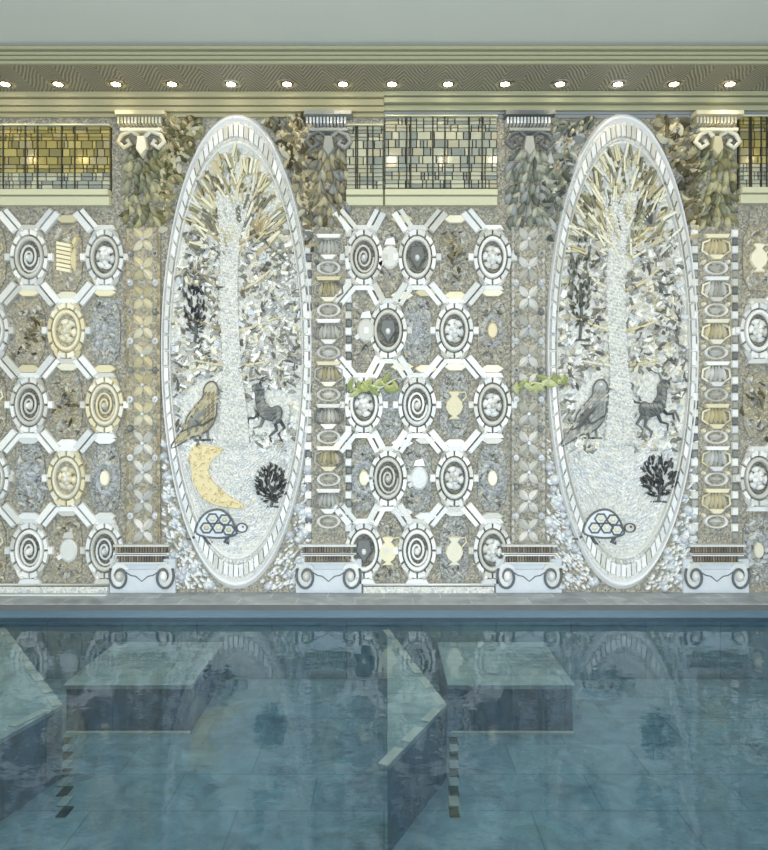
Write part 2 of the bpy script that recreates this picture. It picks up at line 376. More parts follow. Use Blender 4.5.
# ------------------------------------------------------------------ spotlights
def downlight(x, y, z, label, group, power, tilt=.06):
    t = bpy.data.objects.new('spotlight', None); COL.objects.link(t); t.location = (x, y, z); tag(t, label, 'spotlight', group)
    def ring(r0, r1, z0, z1, n=20):
        b = MB(); vs = []; fs = []
        for i in range(n):
            a = 2*PI*i/n
            for r, zz in ((r0, z0), ((r0+r1)/2, z1), (r1, z0)): vs.append((r*math.cos(a), r*math.sin(a), zz))
        for i in range(n):
            j = (i+1)%n; fs += [(3*i, 3*j, 3*j+1, 3*i+1), (3*i+1, 3*j+1, 3*j+2, 3*i+2)]
        b.add(vs, fs); return b
    ring(.062, .10, -.001, -.014).build('trim_ring', 'steel', t, True)
    ring(.035, .062, -.002, -.008).build('baffle', 'lamp_in', t, True)
    b = MB(); n = 14; vs = [(.045*math.cos(2*PI*i/n), .045*math.sin(2*PI*i/n), -.005) for i in range(n)]+[(0, 0, -.02)]
    b.add(vs, [(i, (i+1)%n, n) for i in range(n)]); b.build('lens', 'lamp', t, True)
    l = bpy.data.lights.new('spot', 'SPOT'); l.energy = power; l.color = (1, .84, .60); l.spot_size = 1.75 if tilt else 2.6; l.spot_blend = .8; l.shadow_soft_size = .05
    lo = bpy.data.objects.new('bulb', l); COL.objects.link(lo); lo.parent = t; lo.location = (0, 0, -.03); lo.rotation_euler = (tilt, 0, 0)
spots = [(5,'at the left edge of the photo'),(58,'above the middle of the left mirrored panel'),(116,'above the first leafy capital from the left'),(172,'above the left shoulder of the left oval'),
 (231,'above the crown of the left oval'),(287,'above the right shoulder of the left oval'),(343,'above the urn pilaster right of the left oval'),(392,'just right of the wall middle'),
 (448,'above the middle of the right mirrored panel'),(505,'above the capital beside the right mirrored panel'),(560,'above the left shoulder of the right oval'),(618,'above the crown of the right oval'),
 (674,'above the right shoulder of the right oval'),(730,'near the right edge of the photo')]
for px, w in spots:
    downlight((px-384)/700*6.75, -.25, ZS, 'round recessed spotlight in the patterned soffit '+w, 'soffit spotlights', 8)
for k in range(-8, 9):
    downlight(k*.66+.1, -2.1, ZC, 'round spotlight of the main ceiling row nearest the mosaic wall, just above the frame', 'ceiling spotlights', 19, 0)

# ------------------------------------------------------------------ mirrored tile panels
def tile_panel(x0, x1, y0, y1, gold, label):
    t = thing('mirrored_tile_panel', (x0+x1)/2, y1, label, 'mirrored panel', 'mirrored tile panels below the cornice')
    cu = (x0+x1)/2; q = MB(); q.rect(x0-cu, y0-y1, x1-cu, 0, 1.2, .1); q.build('backing', 'lead', t)
    tiles = [MB(), MB()]; lead = MB(); v = y0-y1+.5; row = 0; H = 8
    vert = [22, 26, 48, 60, 84, 97]
    while v < -3:
        h = H if (y1+v) > y0+9 else 7
        h = min(h, -v-.5)
        u = x0-cu+.4; r2 = random.Random(row*5+int(x0))
        while u < x1-cu-2:
            w = min(r2.choice([3.5, 7, 11, 13.5]), x1-cu-.4-u); k = 1 if v > (y0-y1)*.38 or not gold else 0
            if row in (0, 1) or v > (y0-y1)*.40:           # fine meander rows
                tiles[k].rect(u+.35, v+.3, u+w-.35, v+h*.45, 2.0, .3, 1.2); tiles[k].rect(u+.35, v+h*.45+.7, u+w-.35, v+h-.2, 2.0, .3, 1.2)
            else: tiles[k].rect(u+.4, v+.35, u+w-.4, v+h-.3, 2.0, .3, 1.2)
            u += w
        v += h; row += 1
    for vv in vert:
        u = x0-cu+(vv if x0 < 300 or x1-x0 > 90 else vv*.45)
        if u < x1-cu-1: lead.rect(u-.7, y0-y1, u+.7, 0, 3.6, .2, 0)
    if gold: tiles[0].build('gold_tiles', 'tile_gold', t)
    if tiles[1].v: tiles[1].build('silver_tiles', 'tile_grey', t)
    lead.build('lead_strips', 'lead', t)
    s = MB(); s.rect(x0-cu, 0, x1-cu, 5.5, 6, .8); s.rect(x0-cu, 6.3, x1-cu, 15, 4, .8); s.rect(x0-cu, y0-y1-1.5, x1-cu, y0-y1, 4.5, .5); s.build_each('ledge', 'ledge_paint' , t)
tile_panel(-20, 112, 128, 192, True, 'gold and silver mirrored tile panel at the far left under the cornice')
tile_panel(346, 383.5, 128, 192, False, 'narrow silver mirrored tile panel left of the wall middle')
tile_panel(384.5, 497, 119, 192, False, 'wide silver mirrored tile panel right of the wall middle')
tile_panel(737, 800, 119, 190, True, 'gold mirrored tile panel at the far right edge under the cornice')

# ------------------------------------------------------------------ roundels, fields and lattice
def roundel(px, py, style, label, k=1.0):
    t = thing('shell_roundel', px, py, label, 'roundel', 'shell roundels of the lattice')
    frame = {'w': 'shell_white', 'y': 'shell_cream', 'g': 'shell_white'}[style[0]]; inner = {'w': 'shell_grey', 'y': 'shell_tan', 'g': 'shell_blue'}[style[0]]
    b = MB(); b.ell(0, 0, 17*k, 25*k, 1.0, 24); b.build('pebble_disc', 'ground_tan' if style[0] == 'y' else 'disc_grey', t)
    b = MB(); b.ering(0, 0, 19*k, 28*k, .2, 3.0, segs=12); b.build('outer_ring', frame, t)
    b = MB(); b.ering(0, 0, 14*k, 21*k, .22, 3.2, d0=1); b.build('inner_ring', frame, t, True)
    b = MB()
    if style[1] == 's':                                    # spiral of ridges
        b.tube([((1-i/40)*10*math.cos(i*.42), (1-i/40)*16*math.sin(i*.42), 2) for i in range(39)], 1.3)
        b.build('spiral', frame, t, True)
    elif style[1] == 'r':                                  # rose of overlapping petals
        for rr, n, l in ((7.5, 6, 9), (4, 5, 7)):
            for i in range(n):
                a = 2*PI*i/n+rr; b.leaf(rr*math.cos(a), rr*1.35*math.sin(a), l, 6, 2.5, a+PI/2, .12, 1+(8-rr)*.25)
        b.build_each('petal', frame, t, True)
    else:                                                  # shield with side leaves
        b.plate([(-6,-11),(6,-11),(8,0),(0,13),(-8,0)], 2.6, 1.5, 1); b.leaf(-8, 6, 12, 5, 3, 1.1, .1, 1); b.leaf(8, 6, 12, 5, 3, 2.0, -.1, 1); b.build_each('shield_piece', inner, t)
    b = MB(); b.dome(0, 1, 3.2, 4, 5, n=12, d0=1.5); b.build('centre_pearl', 'shell_white', t, True)
    b = MB()
    for i in range(2):
        sx = -1 if i else 1; b.rect(sx*21.5-3, -4, sx*21.5+3, 4, 3.5, 1.2)
    for sv in (-1, 1):
        b.plate([(-9, sv*30-2), (9, sv*30-2), (12, sv*30+3), (-12, sv*30+3)], 3, 1); b.dome(-7, sv*27, 3, 3, 4.5, n=10); b.dome(7, sv*27, 3, 3, 4.5, n=10)
    b.build_each('nacre_block', 'shell_white', t)
    b = MB()
    for a in (.95, PI-.95, PI+.95, -.95): b.leaf(15*math.cos(a)*1.15, 25*math.sin(a)*1.15, 13, 5, 4, math.atan2(math.sin(a)*1.3, -math.cos(a)), 0, .8)
    b.build_each('corner_leaf', frame, t)
    return t

def field(px, py, colour, motif, label):
    t = thing('lattice_field', px, py, label, 'mosaic panel', 'emblem panels between the roundels')
    gm = {'t': 'ground_tan', 'b': 'ground_blue', 'g': 'ground'}[colour]
    b = MB(); b.plate([(-8,-33),(8,-33),(14,-20),(15,0),(14,20),(8,33),(-8,33),(-14,20),(-15,0),(-14,-20)], .9, .5); b.build('panel_ground', gm, t)
    b = MB()
    if motif == 'shell':                                   # ribbed square shell
        for i in range(7): b.bar(-10, -14+i*4.2, 5, -11+i*4.2, 3.4, 2.8, .8, .8)
        b.dome(8, -16, 3, 6, 3, .3, d0=.8); b.leaf(8, 2, 26, 6, 3, PI/2, .1, .8); b.build_each('shell_rib', 'yellow', t)
    elif motif == 'bouquet':
        for i in range(26): b.leaf(R.gauss(0, 6), R.gauss(0, 11), R.uniform(5, 10), R.uniform(2.5, 4.5), 2.2, R.uniform(0, PI), 0, .8)
        b.build('bouquet', 'shell_blue' if colour == 'b' else 'foliage_brown', t)
    elif motif == 'vase':
        pr = [(3,-14),(6,-13),(3,-9),(8,-3),(9,3),(6,9),(2,12),(6,15)]
        b.plate([(w, v) for w, v in pr]+[(-w, v) for w, v in pr[::-1]], 2.5, 1, .8); b.tube([(8,-4,1.5),(12,-8,1.5),(11,-13,1.5),(5,-12,1.5)], 1); b.build_each('vase', 'shell_cream', t)
    elif motif == 'jug':
        b.ell(2, 0, 9, 12, 2.6, 16, 2, .8); b.bar(-9, 8, 0, 2, 5, 2.2, .6, .8); b.plate([(-4,-12),(8,-12),(6,-20),(-2,-18)], 2.4, .6, .8); b.build_each('jug', 'shell_white', t)
    elif motif == 'wreath':
        for i in range(14):
            a = 2*PI*i/14; b.leaf(9*math.cos(a), 15*math.sin(a), 8, 4, 2.4, a+PI/2+.5, 0, .8)
        b.build('wreath', 'shell_blue', t)
        b = MB(); b.ell(0, 0, 5, 8, 2.4, 12, 1, .8); b.build('wreath_centre', 'shell_cream', t)
    b = MB()
    for _ in range(22): b.leaf(R.uniform(-11, 11), R.choice((-1, 1))*R.uniform(14, 28), R.uniform(4, 8), R.uniform(2, 3.6), 2.4, R.uniform(0, PI), 0, .8)
    b.build('shell_fragments', 'mixed', t)['kind'] = 'stuff'
    b = MB()
    for _ in range(34): b.dome(R.uniform(-12, 12), R.uniform(-27, 27), R.uniform(.8, 1.7), R.uniform(.8, 1.7), 1.2, d0=.8)
    o = b.build('loose_pebbles', 'shell_tan' if colour == 't' else 'shell_grey', t); o['kind'] = 'stuff'

def lattice(cells, px, py, label, xmin, xmax):
    t = thing('lattice_frame', px, py, label, 'lattice', 'white shell lattices'); n = 0
    for cx, cy in cells:
        for sx in (-1, 1):
            for sy in (-1, 1):
                nb = [abs(a-cx) for a, c in cells if abs(abs(c-cy)-73.5) < 6 and (a-cx)*sx > 0]; dx = min(nb) if nb else 38.0
                u0, v0, u1, v1 = cx+sx*.29*dx, cy+sy*27, cx+sx*.71*dx, cy+sy*46
                if not (xmin < min(u0, u1) and max(u0, u1) < xmax) or not 209 < min(v0, v1) or max(v0, v1) > 590: continue
                if sy < 0 and any(abs(abs(a-cx)-dx) < 1.5 and (a-cx)*sx > 0 and abs(cy-73.5-c) < 6 for a, c in cells): continue
                b = MB(); ou, ov = px, py
                for off, w in ((-3.6, 4.8), (2.8, 6.6)):
                    b.bar(u0-ou+off*sx, v0-ov-off*.5*sy, u1-ou+off*sx, v1-ov-off*.5*sy, w, 3.2, 1.3)
                b.build_each('lattice_band', 'shell_white', t); n += 1
        for sy in (-1, 1):                                  # nacre knots above and below each field beside the roundel
            u, v = cx+38, cy+sy*38
            if u+10 < xmax and 212 < v < 585:
                b = MB(); b.plate([(u-px-12, v-py), (u-px-6, v-py-4), (u-px+6, v-py-4), (u-px+12, v-py), (u-px+6, v-py+4), (u-px-6, v-py+4)], 2.6, 1); b.build('lattice_knot', 'shell_cream' if v < 420 else 'shell_white', t)
    return t

rows = [(258, 'top row'), (331, 'second row'), (405, 'third row'), (478, 'fourth row'), (550, 'bottom row')]
styles = ['ws', 'wr', 'gs', 'yr', 'wd', 'wr', 'gs', 'wd']
def panel(xs_even, xs_odd, where, xmin, xmax, px, seed, names_e, names_o, ysty):
    rr = random.Random(seed); cells = []; i = 0
    for ri, (y, rn) in enumerate(rows):
        xs, nm = (xs_even, names_e) if ri % 2 == 0 else (xs_odd, names_o)
        ox, on = (xs_odd, names_o) if ri % 2 == 0 else (xs_even, names_e)
        for x, w in zip(xs, nm):
            cells.append((x, y)); st = ysty.get((ri, x)) or rr.choice(['ws', 'wr', 'gs', 'wd', 'wr'])
            dsc = {'ws': 'white spiral', 'wr': 'white rose', 'gs': 'blue grey spiral', 'yr': 'yellow rose', 'wd': 'white and grey shield', 'ys': 'yellow spiral', 'yd': 'yellow shield'}[st]
            roundel(x, y, st, '%s roundel, %s, %s, %s' % (dsc, rn, where, w))
        for x, w in zip(ox, on):
            if not xmin-2 < x < xmax+2: continue
            mo = ysty.get(('f', ri, x)) or rr.choice([('b', 'bouquet'), ('g', 'vase'), ('g', 'jug'), ('b', 'wreath')])
            field(x, y, mo[0], mo[1], '%s on %s pebble ground, %s, %s, %s' % ({'shell':'yellow ribbed shell','bouquet':'leafy bouquet','vase':'cream vase','jug':'white jug','wreath':'blue grey wreath'}[mo[1]], {'t':'tan','b':'blue grey','g':'grey'}[mo[0]], rn, where, w))
    lattice(cells, px, 590, 'white diagonal shell lattice of '+where, xmin, xmax)
panel([31, 106], [-8, 68], 'the left lattice wall', -30, 128, 60, 3, ['left column', 'by the flower pilaster'], ['cut by the left edge', 'middle column'],
      {(0,31):'ws', (0,106):'wr', (1,68):'yr', (2,31):'gs', (2,106):'ys', (3,68):'yr', (4,31):'ws', (4,106):'gs', (1,-8):'wd', (3,-8):'ws', ('f',0,68):('t','shell'), ('f',1,31):('t','bouquet'), ('f',1,106):('b','bouquet'),
       ('f',0,-8):('t','vase'), ('f',2,68):('t','bouquet'), ('f',2,-8):('t','vase'), ('f',3,31):('b','bouquet'), ('f',3,106):('b','wreath'), ('f',4,68):('t','jug'), ('f',4,-8):('t','vase')})
panel([364, 417, 492], [388, 454], 'the middle lattice wall', 330, 512, 447, 5, ['by the urn pilaster', 'centre column', 'by the flower pilaster'], ['on the photo midline', 'right of the photo midline'],
      {(0,417):'wd', (0,492):'wr', (1,454):'wr', (2,417):'ws', (2,492):'wr', (3,454):'wr', (4,417):'ws', (4,492):'wr', (1,388):'wd', (3,388):'gs', (0,364):'ws', (2,364):'wr', (4,364):'wd', ('f',0,454):('g','bouquet'), ('f',1,417):('b','bouquet'), ('f',1,492):('g','wreath'),
       ('f',2,454):('b','vase'), ('f',3,417):('b','jug'), ('f',3,492):('b','wreath'), ('f',4,454):('b','vase')})
panel([], [757], 'the lattice at the right edge', 736, 800, 752, 6, [], ['right of the urn pilaster'], {(1,757):'wr', (3,757):'wr', ('f',0,757):('t','vase'), ('f',2,757):('t','bouquet'), ('f',4,757):('b','wreath')})

# ------------------------------------------------------------------ pilasters
def volute(cu, cv, k=1.0, flip=1):
    b = MB()
    pts = [((12-10.5*i/34)*k*math.cos(-.6+i*.27)*flip*.9, (15-13*i/34)*k*math.sin(-.6+i*.27), 1.6) for i in range(35)]
    b.tube([(cu+p[0], cv+p[1], p[2]) for p in pts], 1.25); return b
def plinth(t, w, vbase, m='slab'):
    b = MB(); b.rect(-w, -34, w, 0, 3.0, .6); b.build('plinth_block', m, t)
    b = MB(); b.rect(-w+12, -24, w-12, -3, 1.2, .5, 3); b.build('plinth_panel', 'slab', t)
    b = MB(); b.tube([(-w+14,-23,4),(-w+22,-18,4),(-6,-17,4),(0,-12,4),(6,-17,4),(w-22,-18,4),(w-14,-23,4)], .8); b.build('plinth_scroll', 'outline', t)
    for s in (-1, 1):
        v = MB(); v.ell(s*(w-11), -17, 10, 14, 1.0, 18, .8, 3); v.build('volute_disc', 'shell_white', t)
        vv = volute(s*(w-11), -17, .95, s); 
        for i, p in enumerate(vv.v): vv.v[i] = (p[0], p[1]-.05, p[2])
        vv.build('volute', 'outline', t, True)
        v = MB(); v.dome(s*(w-11), -17, 4.5, 6, 4, n=12, d0=4); v.build('volute_eye', 'shell_white', t, True)
    for j, (v0, ww) in enumerate(((-44, w-8), (-35, w-10))):
        b = MB()
        n = int(ww*2/2.6)
        for i in range(n): b.rect(-ww+i*2.6, v0-2.5, -ww+i*2.6+2.1, v0+3.5, 5, .4)
        b.build('ribbed_bar', 'brown_bar', t)
        b = MB(); b.rect(-ww-3, v0-4.8, ww+3, v0-2.6, 6, .5); b.rect(-ww-3, v0+3.6, ww+3, v0+5, 6, .5); b.build_each('bar_border', 'shell_white', t)
def capital(t, w, v0, leafm, seed, bluish=False):          # top at v0
    rr = random.Random(seed); pm = 'shell_grey' if bluish else 'shell_cream'
    b = MB(); b.rect(-w-10, v0, w+10, v0+4, 9, .8); b.rect(-w-6, v0+16, w+6, v0+19, 7, .8); b.build_each('abacus', pm, t)
    b = MB()
    for i in range(int((w+8)*2/3.4)): b.rect(-w-8+i*3.4, v0+5, -w-8+i*3.4+2.3, v0+12, 7, .5)
    b.build('dentils', 'shell_cream' if not bluish else 'shell_white', t)
    for s in (-1, 1):
        b = MB(); b.tube([(s*3, v0+22, 3), (s*10, v0+18, 5), (s*(w+4), v0+22, 5), (s*(w+8), v0+29, 5), (s*(w+2), v0+35, 5), (s*(w-4), v0+31, 5), (s*(w-1), v0+27, 5)], 2.4, 8); b.build('horn', pm, t, True)
    b = MB(); b.plate([(-4, v0+22), (4, v0+22), (6, v0+36), (0, v0+44), (-6, v0+36)], 6, 1.5); b.build('centre_boss', pm, t)
    b = MB()
    for row in range(7):
        for i in range(9):
            b.leaf(-w-2+i*(2*w+4)/8+rr.uniform(-2, 2), v0+40+row*11+rr.uniform(-3, 3), rr.uniform(11, 17), rr.uniform(5, 8), 4.5, PI/2+(i-4)*-.16+rr.uniform(-.5, .5), rr.uniform(-.2, .2), .5)
    b.build('acanthus_leaves', leafm, t, True)
def flower_pilaster(px, label, leafm, seed, bluish):
    t = thing('flower_pilaster', px, 592, label, 'pilaster', 'pilasters framing the ovals')
    b = MB(); b.rect(-17, -365, 17, -48, 1.6, .5); b.build('shaft', 'ground' if bluish else 'ground_tan', t)
    n = 0; v = -352
    while v < -60:
        low = v > -170; b = MB()
        for a in (.86, PI-.86, PI+.86, -.86): b.leaf(7.2*math.cos(a), 8*math.sin(a), 14, 7.6, 4.2, math.atan2(8*math.sin(a), 7.2*math.cos(a)), 0, 1.6)
        f = b.build('flower', 'shell_white' if (low or bluish) else 'shell_cream', t)
        c = MB(); c.plate([(0,-2.6),(2.4,0),(0,2.6),(-2.4,0)], 2.4, .8, 1.8); o = c.build('flower_heart', 'shell_blue', f)
        for ob in (f, o): pass
        f.location = (0, 0, -v/100)
        c = MB()
        for s in (-1, 1): c.ell(s*12.5, v+14.5, 3.2, 3.6, 2, 12, 1, 1.6); c.dome(s*12.5, v+14.5, 1.8, 2, 2.4, n=8, d0=3)
        c.build_each('side_boss', 'shell_grey' if not n % 2 else 'shell_blue', t)
        v += 29; n += 1
    b = MB()
    for k in range(44):                                     # half-round edge beads
        for s in (-1, 1): b.leaf(s*15.2, -360+k*7.1, 6.5, 3.2, 2.6, PI/2, 0, 1.6)
    o = b.build('edge_beading', 'shell_tan' if not bluish else 'shell_white', t)
    capital(t, 15, -476, leafm, seed, bluish); plinth(t, 33, 0)
flower_pilaster(144, 'warm tan pilaster of cream four petal flowers left of the left oval', 'foliage_olive', 1, False)
flower_pilaster(528, 'cool grey pilaster of white four petal flowers left of the right oval', 'foliage_grey', 2, True)
def urn_pilaster(px, label, leafm, seed, warm):
    t = thing('urn_pilaster', px, 592, label, 'pilaster', 'pilasters framing the ovals')
    b = MB(); b.rect(-17, -365, 17, -48, 1.6, .5); b.build('shaft', 'ground', t)
    b = MB(); d = MB()
    for k in range(19):
        vv = -362+k*16.3
        for s in (-1, 1): (b if (k+(s > 0)) % 1 == 0 else d).rect(s*20-4, vv, s*20+3, vv+8, 2.6, 1.2); d.rect(s*20-3, vv+8.6, s*20+3, vv+15.6, 2.2, 1.5)
    b.build_each('side_block', 'shell_white', t); d.build_each('dark_side_block', 'shell_grey', t)
    rr = random.Random(seed); v = -356; k = 0
    while v < -66:
        b = MB(); hw = 13
        b.plate([(-hw, v), (hw, v), (hw-2, v+4), (-hw+2, v+4)], 4, 1, 1.6)
        for i in range(5):                                  # fluted bowl
            u = -8+i*4; b.leaf(u, v+12, 15, 4, 4, PI/2-u*.03, 0, 1.6)
        b.plate([(-9, v+20), (9, v+20), (4, v+25), (-4, v+25)], 3.4, 1, 1.6)
        u_ = b.build('urn', 'shell_cream' if (k % 2 == 0) == warm else 'shell_white', t)
        b = MB(); b.ering(0, v+33, 12, 7, .25, 3, n=18, d0=1.6); b.leaf(0, v+33, 13, 6, 3.6, 0, 0, 1.8); b.build('lozenge', 'shell_white', t)
        b = MB()
        for s in (-1, 1):
            b.tube([(s*6, v+5, 3), (s*13, v+8, 3), (s*14, v+16, 3), (s*8, v+20, 3)], 1.2); b.dome(s*12, v+27, 2.4, 2.6, 3.5, n=9, d0=1.6)
        b.build_each('urn_ornament', 'shell_cream' if warm else 'shell_grey', t, True)
        v += 42; k += 1
    capital(t, 14, -476, leafm, seed, not warm); plinth(t, 33, 0)
urn_pilaster(329, 'pilaster of stacked grey and white urns right of the left oval', 'foliage_brown', 3, False)
urn_pilaster(714, 'pilaster of stacked cream urns right of the right oval', 'foliage_olive', 4, True)

# ------------------------------------------------------------------ ovals
RX, RY = 76, 238
def inside(u, v, f=1.0): return (u/RX)**2+(v/RY)**2 < f*f
def oval(px, label, seed, motifs, warm):
    py = 351; t = thing('oval_mosaic', px, py, label, 'oval mosaic', 'large oval mosaics'); rr = random.Random(seed)
    b = MB(); b.ell(0, 0, RX*.97, RY*.97, 1.0, 72, 1); b.build('oval_ground', 'cream_ground', t)
    b = MB(); b.ering(0, 0, RX, RY, .045, 3.6, n=110); b.build('outer_rim', 'shell_white', t, True)
    b = MB(); b.ering(0, 0, RX*.945, RY*.945, .055, 3, segs=86, d0=.4); b.build('brick_band', 'shell_white', t)
    b = MB(); b.ering(0, 0, RX*.885, RY*.885, .04, 3.6, n=110, d0=.4); b.build('inner_rim', 'shell_white', t, True)
    # trunk: winding column of pearls spreading to roots
    b = MB()
    v = -150
    while v < 95:
        c = -2+4*math.sin(v*.02)-(v+150)*.02; hw = 9+max(0, (v-20)*.10)+max(0, (-v-110)*.2)
        u = c-hw+(0 if int(v/3.5) % 2 else 2.1)
        while u < c+hw:
            b.dome(u+rr.uniform(-.4, .4), v+rr.uniform(-.4, .4)+(u-c)*.25, 2.1, 1.35, 2.2, .6, 7, 2.0); u += 4.3
        v += 3.5
    o = b.build('pearl_trunk', 'shell_white', t); o['kind'] = 'stuff'
    bk = MB(); pts = []
    for v in range(-155, 100, 12): pts.append((-2+4*math.sin(v*.02)-(v+150)*.02-9-max(0, (v-20)*.10)-max(0, (-v-110)*.2), v))
    for v in range(93, -160, -12): pts.append((-2+4*math.sin(v*.02)-(v+150)*.02+9+max(0, (v-20)*.10)+max(0, (-v-110)*.2), v))
    bk.plate(pts, 2.2, 1.0, .8); bk.build('trunk_core', 'cream_ground', t)
    # branches
    b = MB()
    for s in (-1, 1):
        for v0, l, up in ((-60, 42, 26), (-105, 46, 40), (-20, 44, 14), (15, 40, 6), (-140, 34, 42)):
            b.tube([(s*6-3, v0, 1.5), (s*(6+l*.4)-3, v0-up*.3, 2), (s*(6+l*.75)-3, v0-up*.8, 2), (s*(6+l)-3, v0-up, 1.5)], lambda q: 2.2-1.5*q)
    b.build_each('branch', 'shell_tan' if warm else 'shell_cream', t, True)
    def free(u, v):
        return not any((u-a)**2/(c*c)+(v-e)**2/(g*g) < 1 for a, e, c, g in motifs)
    # crown of woven strips and shards
    b = MB(); n = 0
    for i in range(520):
        a = rr.uniform(-PI, 0); q = math.sqrt(rr.random()); u, v = q*RX*.84*math.cos(a), -118+q*RY*.42*math.sin(a)*1.0+rr.uniform(0, 26)
        if not inside(u, v, .84): continue
        ang = math.atan2(v+60, u*2.0)+rr.uniform(-.35, .35)
        if i % 3 == 0: b.bar(u-8*math.cos(ang), v-8*math.sin(ang), u+8*math.cos(ang), v+8*math.sin(ang), rr.uniform(1.6, 2.8), rr.uniform(2, 3.6), .4, .6)
        else: b.leaf(u, v, rr.uniform(7, 15), rr.uniform(3, 6), rr.uniform(1.5, 3.4), ang+rr.uniform(-.6, .6), rr.uniform(-.15, .15), .6)
    o = b.build('crown_shards', 'mixed_crown', t); o['kind'] = 'stuff'
    b = MB()
    for i in range(2300):
        v = rr.uniform(-122, 100); u = rr.uniform(-RX, RX)*.84
        if not inside(u, v, .83) or abs(u+3+(v+150)*.02) < 10+max(0, (v-20)*.1) or not free(u, v): continue
        if v > 40 and rr.random() < .5: continue
        a = rr.uniform(0, PI)
        if rr.random() < .3: b.bar(u-4*math.cos(a), v-4*math.sin(a), u+4*math.cos(a), v+4*math.sin(a), rr.uniform(2, 4.5), rr.uniform(1.2, 2.2), .5, .6)
        else: b.leaf(u, v, rr.uniform(6, 14), rr.uniform(3, 6.5), rr.uniform(1.5, 4), a, rr.uniform(-.15, .15), .6)
    o = b.build('leaf_shards', 'mixed', t); o['kind'] = 'stuff'
    # lower ground: curved rows of small pale ridges
    b = MB(); 
    for i in range(2600):
        v = rr.uniform(70, 205); u = rr.uniform(-RX, RX)*.84
        if not inside(u, v, .83) or not free(u, v): continue
        sl = math.atan2(v*RX*RX*-1, u*RY*RY+1e-6)
        if v > 172: b.dome(u, v, rr.uniform(2.2, 4), 1.2, 1.4, math.atan(-u/40)+0, 6, .8)
        else: b.dome(u, v, rr.uniform(1.6, 3.6), rr.uniform(.8, 1.3), 1.6, (.75 if u < 0 else -.75)+rr.uniform(-.25, .25), 6, .8)
    o = b.build('ridge_pebbles', 'mixed_pale', t); o['kind'] = 'stuff'
    b = MB()
    for j in range(4):
        f = .70+j*.035
        b.tube([(RX*f*1.02*math.cos(a), RY*f*math.sin(a), 1.4) for a in [PI*(.2+.6*i/24) for i in range(25)]], .8, 5)
    b.build_each('ripple_line', 'shell_white', t, True)
    b = MB()
    for j in range(3):
        for i in range(9): b.dome(-14+i*3.6+j*1.2, 206+j*4.5-abs(i-4)*.5, 2.1, 2.1, 3, n=8, d0=.8)
    b.build_each('pearl', 'shell_white', t, True)
    return t
ML = [(-42,-35,13,30), (-32,58,24,32), (-28,127,24,36), (40,130,18,22), (-18,170,22,18), (36,60,16,24), (20,-128,16,15)]
oval(237, 'left oval mosaic of a pearl trunked tree inside a white rim', 11, ML, True)
oval(622, 'right oval mosaic of a pearl trunked tree inside a white rim', 12, [(-42,-60,13,58), (-26,58,24,34), (38,130,18,22), (-18,165,24,24), (32,52,17,34), (20,-118,16,12)], False)

# ------------------------------------------------------------------ motifs standing on the ovals
def outline(mb, pts, r, closed=True, d=3.2):
    P = [(p[0], p[1], d) for p in pts]; mb.tube(P, r, 6, 0, closed)
def smooth(pts, n=4):
    out = []; m = len(pts)
    for i in range(m):
        p0, p1, p2, p3 = pts[(i-1)%m], pts[i], pts[(i+1)%m], pts[(i+2)%m]
        for k in range(n):
            t = k/n; out.append(tuple(.5*((2*p1[j])+(-p0[j]+p2[j])*t+(2*p0[j]-5*p1[j]+4*p2[j]-p3[j])*t*t+(-p0[j]+3*p1[j]-3*p2[j]+p3[j])*t**3) for j in (0, 1)))
    return out
def pip(u, v, poly):
    c = False; n = len(poly)
    for i in range(n):
        (x1, y1), (x2, y2) = poly[i], poly[i-1]
        if (y1 > v) != (y2 > v) and u < (x2-x1)*(v-y1)/(y2-y1)+x1: c = not c
    return c
def bird(px, py, fm, label, k=1.0):                        # origin at the feet
    t = thing('bird', px, py, label, 'bird', 'mosaic birds')
    body = smooth([(12,-52),(8,-58),(2,-57),(-2,-51),(-3,-43),(-10,-34),(-18,-24),(-22,-12),(-30,-1),(-34,8),(-24,3),(-14,-3),(-4,-6),(5,-13),(10,-24),(11,-36),(12,-44)])
    b = MB(); b.plate([(u*k, v*k) for u, v in body], 2.2, .8, .9); bo = b.build('body', fm, t)
    f = MB()
    for v in range(-46, 4, 4):
        for u in range(-34, 12, 4):
            if pip(u+1, v, body): f.leaf((u+1)*k, v*k, 6, 3.4, 1.4, 2.2, 0, 3.0)
    f.build('feathers', fm, bo)
    w = MB(); w.leaf(-8*k, -20*k, 30, 10, 3, 2.25, .1, 3.2); w.build('wing', 'shell_grey', t)
    o = MB(); outline(o, [(u*k, v*k) for u, v in body], .75)
    outline(o, [(-14*k,-24*k),(-4*k,-14*k),(8*k,-22*k)], .9, False, 4.6); outline(o, [(-24*k, -8*k), (-12*k, -14*k), (0, -16*k)], .7, False, 4.6); o.build('outline', 'outline', t, True)
    e = MB(); e.dome(5.5*k, -53*k, 2, 2, 2, n=10, d0=3); e.build('eye', 'shell_white', t, True)
    e = MB(); e.plate([(11*k,-52*k),(18*k,-48*k),(10*k,-46*k)], 2.6, .4, .9); e.build('beak', 'shell_dark', t)
    for u in (-7, 1):
        l = MB(); l.tube([(u*k, -9*k, 2), ((u+1)*k, -1*k, 2)], 1.1); l.tube([((u-4)*k, 0, 2), ((u+6)*k, 0, 2)], 1); l.build('leg', 'shell_dark', t, True)
bird(207, 440, 'bird_tan', 'sandy brown standing bird with dark outline in the left oval')
bird(594, 438, 'bird', 'grey standing bird with dark outline in the right oval')
